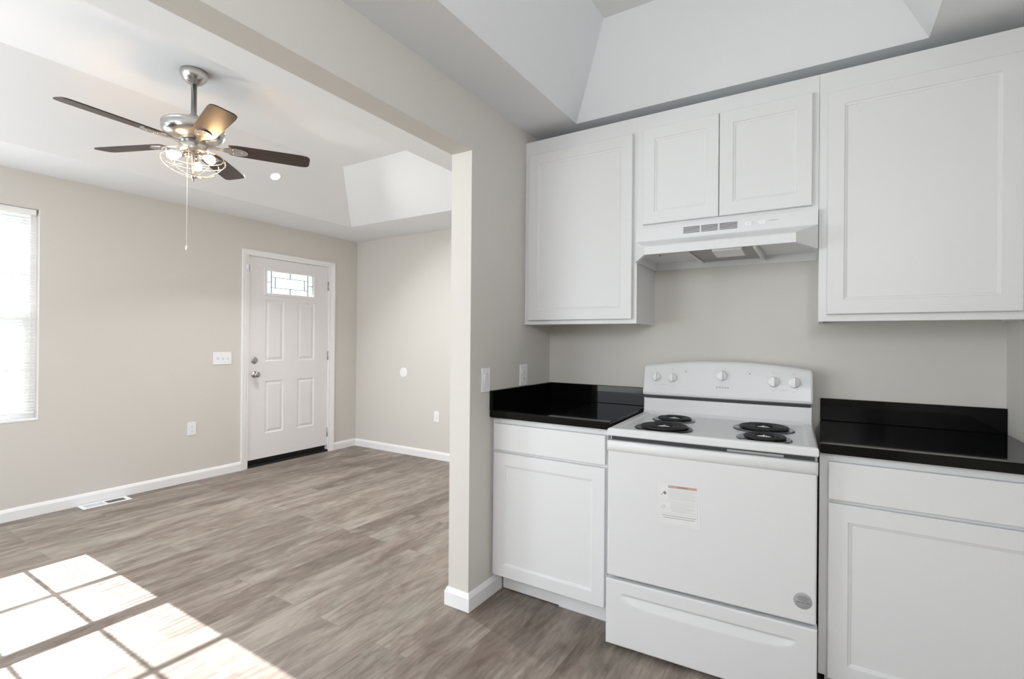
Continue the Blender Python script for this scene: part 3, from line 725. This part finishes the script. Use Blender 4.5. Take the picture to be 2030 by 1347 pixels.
# oven door
YF = -.655
def oven_door(b):
    box(b, -HW + .004, HW - .004, YF, -.6095, .302, .868, .007, 3)
part_door = part('oven_door', 'enamel', oven_door, stove)
def handle(b):
    # full-width pull formed along the top edge of the door
    pr = [(YF + .004, .868), (YF - .004, .8675), (YF - .010, .864), (YF - .0125, .857), (YF - .0125, .842), (YF - .010, .831), (YF - .003, .824), (YF + .004, .821)]
    n = len(pr); x0, x1 = -HW + .002, HW - .002
    sec = []
    for x, k in ((x0, .55), (x0 + .010, 1.0), (x1 - .010, 1.0), (x1, .55)):
        sec.append([b.verts.new((x, YF + .004 + (y - YF - .004) * k, z)) for y, z in pr])
    for a, c in zip(sec, sec[1:]):
        for k in range(n):
            f = b.faces.new((a[k], a[(k + 1) % n], c[(k + 1) % n], c[k])); f.smooth = k < n - 1
    b.faces.new(sec[0]); b.faces.new(sec[-1][::-1])
part('oven_handle', 'enamel', handle, part_door)
part('vent_slot', 'darkgap', lambda b: box(b, -HW + .016, HW - .012, -.640, -.607, .869, .8835), stove)  # solid dark strip, painted shade for the gap above the door
part('latch_strip', 'greystrip', lambda b: box(b, .085, .272, -.6435, -.6405, .8705, .879), stove)
# storage drawer with scooped pull
def drawer(b):
    x0, x1, z0, z1 = -HW + .001, HW - .001, .020, .290; nx, nz = 150, 60
    def yy(x, z):
        u = x / .315; d = 0
        if abs(u) < 1:
            top = .236; bot = .236 - .044 * (1 - abs(u) ** 5) ** .5
            if bot < z < top:
                t = (top - z) / max(1e-6, top - bot)
                d = .012 * min(1, t / .15) * (1 - t) ** 0.9 * min(1, (1 - abs(u)) / .10)
        return YF - .004 + d
    e = .005
    def edge(x, z):
        m = min(x - x0, x1 - x, z - z0, z1 - z)
        return 0 if m >= e else e * (1 - math.sqrt(max(0, 1 - ((e - m) / e) ** 2)))
    xs = [x0, x0 + .0015, x0 + .003] + [x0 + e + (x1 - x0 - 2 * e) * k / nx for k in range(nx + 1)] + [x1 - .003, x1 - .0015, x1]
    zs = [z0, z0 + .0015, z0 + .003] + [z0 + e + (z1 - z0 - 2 * e) * k / nz for k in range(nz + 1)] + [z1 - .003, z1 - .0015, z1]
    F = [[b.verts.new((x, yy(x, z) + edge(x, z), z)) for z in zs] for x in xs]
    for i in range(len(xs) - 1):
        for j in range(len(zs) - 1):
            f = b.faces.new((F[i][j], F[i + 1][j], F[i + 1][j + 1], F[i][j + 1])); f.smooth = True
    rim = [F[i][0] for i in range(len(xs))] + [F[-1][j] for j in range(1, len(zs))] + [F[i][-1] for i in range(len(xs) - 2, -1, -1)] + [F[0][j] for j in range(len(zs) - 2, 0, -1)]
    back = [b.verts.new((v.co.x, -.612, v.co.z)) for v in rim]; n = len(rim)
    for k in range(n): b.faces.new((rim[k], rim[(k + 1) % n], back[(k + 1) % n], back[k]))
    b.faces.new(back)
part('storage_drawer', 'enamel', drawer, stove)
# warning sticker and round badge on the oven door
st = Matrix.Translation((-.0875, YF - .0006, .641)) @ Matrix.Rotation(math.radians(-1.6), 4, 'Y')
def quad(b, mtx, x0, x1, z0, z1, y): b.faces.new([b.verts.new(mtx @ Vector(p)) for p in ((x0, y, z0), (x1, y, z0), (x1, y, z1), (x0, y, z1))])
sw, sh = .071, .075
stick = part('warning_sticker', 'film', lambda b: [b.faces.new([b.verts.new(st @ Vector(p)) for p in ((-sw - .005, 0, -sh - .004), (sw + .005, 0, -sh - .006), (sw + .006, 0, sh + .003), (-sw - .005, 0, sh + .003))])], part_door, fix=False)
stick['label'] = 'white warning sticker with an orange header band'
def stk(b, boxes, y):
    for (a, c, d, e) in boxes: quad(b, st, a, c, d, e, y)
def sheet_lines(b):
    rnd = random.Random(3); t = .0007
    for z in (-sh, sh - .0): quad(b, st, -sw, sw, z - t / 2, z + t / 2, -.0006)
    for x in (-sw, sw): quad(b, st, x - t / 2, x + t / 2, -sh, sh, -.0006)
    for z in (.012, -.036): quad(b, st, -sw, sw, z - t / 2, z + t / 2, -.0006)
    quad(b, st, -sw + .034 - t / 2, -sw + .034 + t / 2, .012, sh, -.0006)
    for k in range(8):
        z = .058 - k * .0053; quad(b, st, -sw + .037, sw - .006 - rnd.random() * .03 * (k % 3 == 2), z, z + .0011, -.0006)
    for k in range(7):
        z = .005 - k * .0053; quad(b, st, -sw + .042, sw - .008 - rnd.random() * .03 * (k % 3 == 2), z, z + .0011, -.0006)
def sheet_dark(b):
    for z, a in ((-.046, .006), (-.054, .012)): quad(b, st, -sw + a, sw - a, z, z + .0016, -.0006)
    m2 = st @ Matrix.Translation((-sw + .020, 0, .043)) @ Matrix.Rotation(math.radians(45), 4, 'Y'); quad(b, m2, -.0055, .0055, -.0055, .0055, -.0006)
    m2 = st @ Matrix.Translation((-sw + .009, 0, .037)) @ Matrix.Rotation(math.radians(-40), 4, 'Y'); quad(b, m2, -.004, .004, -.0012, .0012, -.0006)
    m2 = st @ Matrix.Translation((-sw + .014, 0, -.012)) @ Matrix.Rotation(math.radians(-35), 4, 'Y')
    for (a, c, d, e) in ((-.007, .007, .0035, .0045), (-.007, .007, -.0045, -.0035), (-.007, -.006, -.0045, .0045), (.006, .007, -.0045, .0045)): quad(b, m2, a, c, d, e, -.0006)
def sheet(b):
    n = 0
    for i, f in enumerate((lambda b: stk(b, [(-sw, sw, -sh, sh)], -.0003), lambda b: stk(b, [(-sw + .034, sw - .001, sh - .011, sh - .001)], -.0006), sheet_lines, sheet_dark)):
        f(b); b.faces.ensure_lookup_table()
        for q in list(b.faces)[n:]: q.material_index = i
        n = len(b.faces)
sheet_o = part('printed_sheet', 'paper', sheet, stick, fix=False)
for q in ('orange', 'ink', 'symbolgrey'): sheet_o.data.materials.append(MAT[q])
text_mesh('warning_lettering', 'WARNING', .0085, 'inkdark', stick, st @ Matrix.Translation((.017, -.0008, sh - .006)) @ Matrix.Rotation(math.pi / 2, 4, 'X'), 0.0)
bd = Matrix.Translation((.334, YF - .0002, .379)) @ Matrix.Rotation(math.pi / 2, 4, 'X')
badge = part('round_sticker', 'badge', lambda b: lathe(b, [(0, .0008), (.0275, .0008), (.0285, .0)], 40, bd), part_door); badge['label'] = 'round silver sticker'
def badge_lines(b):
    for z, w, h in ((.014, .012, .0030), (.0085, .018, .0030), (.002, .013, .0028), (-.007, .021, .0034)):
        n = 3 if w > .02 else 1
        for q in range(n):
            a0 = -w + q * 2 * w / n + (.001 if n > 1 else 0); a1 = -w + (q + 1) * 2 * w / n - (.001 if n > 1 else 0)
            b.faces.new([b.verts.new(bd @ Vector(p)) for p in ((a0, z, .0011), (a1, z, .0011), (a1, z + h, .0011), (a0, z + h, .0011))])
part('badge_print', 'badgeink', badge_lines, badge, fix=False)

# ------------------------------------------------------------------ ceiling fan
FX, FY = -1.62, -1.27
fan = empty('ceiling_fan', (FX, FY, ZT), label='brushed nickel ceiling fan with five dark blades and a lit wire cage', cat='ceiling fan')
fz = lambda z: z - ZT
part('canopy', 'nickel', lambda b: lathe(b, [(0, 0), (.068, 0), (.070, fz(2.778)), (.068, fz(2.762)), (.058, fz(2.742)), (.040, fz(2.726)), (.026, fz(2.719)), (.020, fz(2.716)), (0, fz(2.716))], 40), fan)
part('downrod', 'nickel', lambda b: lathe(b, [(0, fz(2.72)), (.0145, fz(2.72)), (.0145, fz(2.548)), (.022, fz(2.543)), (.027, fz(2.525)), (.036, fz(2.490)), (.044, fz(2.484)), (0, fz(2.482))], 28), fan)
part('motor_housing', 'nickel', lambda b: lathe(b, [(0, fz(2.484)), (.150, fz(2.484)), (.155, fz(2.480)), (.1555, fz(2.474)), (.151, fz(2.470)), (.156, fz(2.462)), (.155, fz(2.440)), (.143, fz(2.420)), (.118, fz(2.404)), (.085, fz(2.396)), (.062, fz(2.394)), (.060, fz(2.388)), (0, fz(2.388))], 48), fan)
part('light_kit', 'nickel', lambda b: lathe(b, [(0, fz(2.388)), (.066, fz(2.388)), (.070, fz(2.384)), (.070, fz(2.332)), (.064, fz(2.326)), (.050, fz(2.322)), (.010, fz(2.318)), (.008, fz(2.200)), (.016, fz(2.196)), (.016, fz(2.188)), (.004, fz(2.180)), (.003, fz(2.166)), (0, fz(2.164))], 36), fan)
ZBL = 2.377; PH = math.radians(-13.5); PT = -0.19
def blade(b):
    # outline in local XY, x from .19 to .615
    h = .062; pts = []
    base = [(.175, .050), (.22, .057), (.40, .063), (.56, .066), (.590, .064), (.604, .054), (.610, .040)]
    outl = [(x, y) for x, y in base] + [(.611, -.030), (.606, -.048), (.594, -.060), (.56, -.064), (.40, -.061), (.22, -.056), (.175, -.049)]
    prism(b, outl, 'z', -.0028, .0028)
    bmesh.ops.bevel(b, geom=[e for e in b.edges if abs(e.verts[0].co.z - e.verts[1].co.z) < 1e-6], offset=.0012, segments=1, affect='EDGES')
def iron(b):
    # blade bracket: stem from the hub widening to an oval plate under the blade
    xs = [(.060, .012), (.10, .011), (.14, .013), (.165, .024), (.185, .034), (.21, .040), (.24, .038), (.262, .026), (.274, .010)]
    o = [(x, w) for x, w in xs] + [(x, -w) for x, w in reversed(xs)]
    prism(b, o, 'z', -.0085, -.0033)
    for x, y in ((.20, .02), (.20, -.02), (.245, 0)): lathe(b, [(0, -.0115), (.005, -.0105), (.006, -.0085)], 10, Matrix.Translation((x, y, 0)))
proto = part('blade', 'blade', blade, fan); proto_i = part('blade_iron', 'nickel', iron, proto)
proto_i['label'] = 'nickel blade bracket'
for k in range(5):
    if k == 0: bl, bi = proto, proto_i
    else:
        bl = proto.copy(); COL.objects.link(bl); bl.parent = fan
        bi = proto_i.copy(); COL.objects.link(bi); bi.parent = bl
    mtx = Matrix.Translation((0, 0, fz(ZBL))) @ Matrix.Rotation(PH + k * 2 * math.pi / 5, 4, 'Z') @ Matrix.Rotation(PT, 4, 'X')
    bl.location = mtx.to_translation(); bl.rotation_euler = mtx.to_euler()
# bulbs
for k, a in enumerate((-95, 25, 145)):
    a = math.radians(a); rot = Matrix.Rotation(a, 4, 'Z') @ Matrix.Rotation(math.radians(112), 4, 'Y')
    base = Matrix.Translation((.040 * math.cos(a), .040 * math.sin(a), fz(2.312))) @ rot
    sk = part('lamp_socket', 'nickel', lambda b: lathe(b, [(0, -.01), (.014, -.01), (.0145, .026), (.012, .028), (0, .028)], 20, base), fan)
    part('bulb', 'bulb', lambda b: lathe(b, [(.010, .026), (.013, .034), (.021, .050), (.0255, .066), (.0235, .082), (.013, .093), (0, .096)], 20, base), sk)
# wire cage
def cage(b):
    prof = [(.150, 2.310), (.157, 2.298), (.157, 2.280), (.147, 2.260), (.124, 2.236), (.094, 2.216), (.058, 2.202), (.016, 2.192)]
    for k in range(8):
        a = 2 * math.pi * k / 8 + .2
        tube(b, [(r * math.cos(a), r * math.sin(a), fz(z)) for r, z in prof], .0019, 5)
    for (r, z) in ((.150, 2.310), (.1585, 2.282), (.110, 2.226)):
        tube(b, [(r * math.cos(2 * math.pi * q / 40), r * math.sin(2 * math.pi * q / 40), fz(z)) for q in range(40)], .0022, 5, True)
    for k in range(4):
        a = 2 * math.pi * k / 4 + .2; tube(b, [(.150 * math.cos(a), .150 * math.sin(a), fz(2.310)), (.066 * math.cos(a), .066 * math.sin(a), fz(2.336))], .0019, 5)
part('wire_cage', 'wire', cage, fan)
ch = part('pull_chain', 'plate', lambda b: tube(b, [(-.022, -.022, fz(2.33)), (-.022, -.022, fz(1.80))], .0012, 5), fan)
part('chain_pull', 'knobplastic', lambda b: lathe(b, [(0, fz(1.802)), (.004, fz(1.800)), (.006, fz(1.786)), (.004, fz(1.776)), (0, fz(1.774))], 12, Matrix.Translation((-.022, -.022, 0))), ch)

# recessed downlight in the sloped ceiling
kx = (ZT - C) / .587
dn = Vector((kx, 0, -1)).normalized()      # slope rises towards +x: its lower face normal
dl = empty('recessed_light', (-2.449, -0.247, 2.6264), label='small lit round downlight in the sloped ceiling beyond the fan', cat='ceiling light')
dq = dn.to_track_quat('Z', 'Y').to_matrix().to_4x4()
part('trim_ring', 'trim', lambda b: lathe(b, [(.035, .002), (.039, .004), (.044, .0025), (.046, .0)], 32, dq), dl)
part('lens', 'downlight', lambda b: lathe(b, [(0, .003), (.035, .003), (.0355, .001)], 32, dq), dl)

dsp = bpy.data.lights.new('downlight_glow', 'AREA'); dsp.shape = 'DISK'; dsp.size = 0.068; dsp.energy = 30; dsp.color = (1.0, 1.0, 1.0); dsp.spread = math.radians(150)
dso = bpy.data.objects.new('downlight_glow', dsp); COL.objects.link(dso)
dso.location = Vector((-2.449, -0.247, 2.6264)) + dn * 0.008; dso.rotation_euler = (-dn).to_track_quat('Z', 'Y').to_euler()
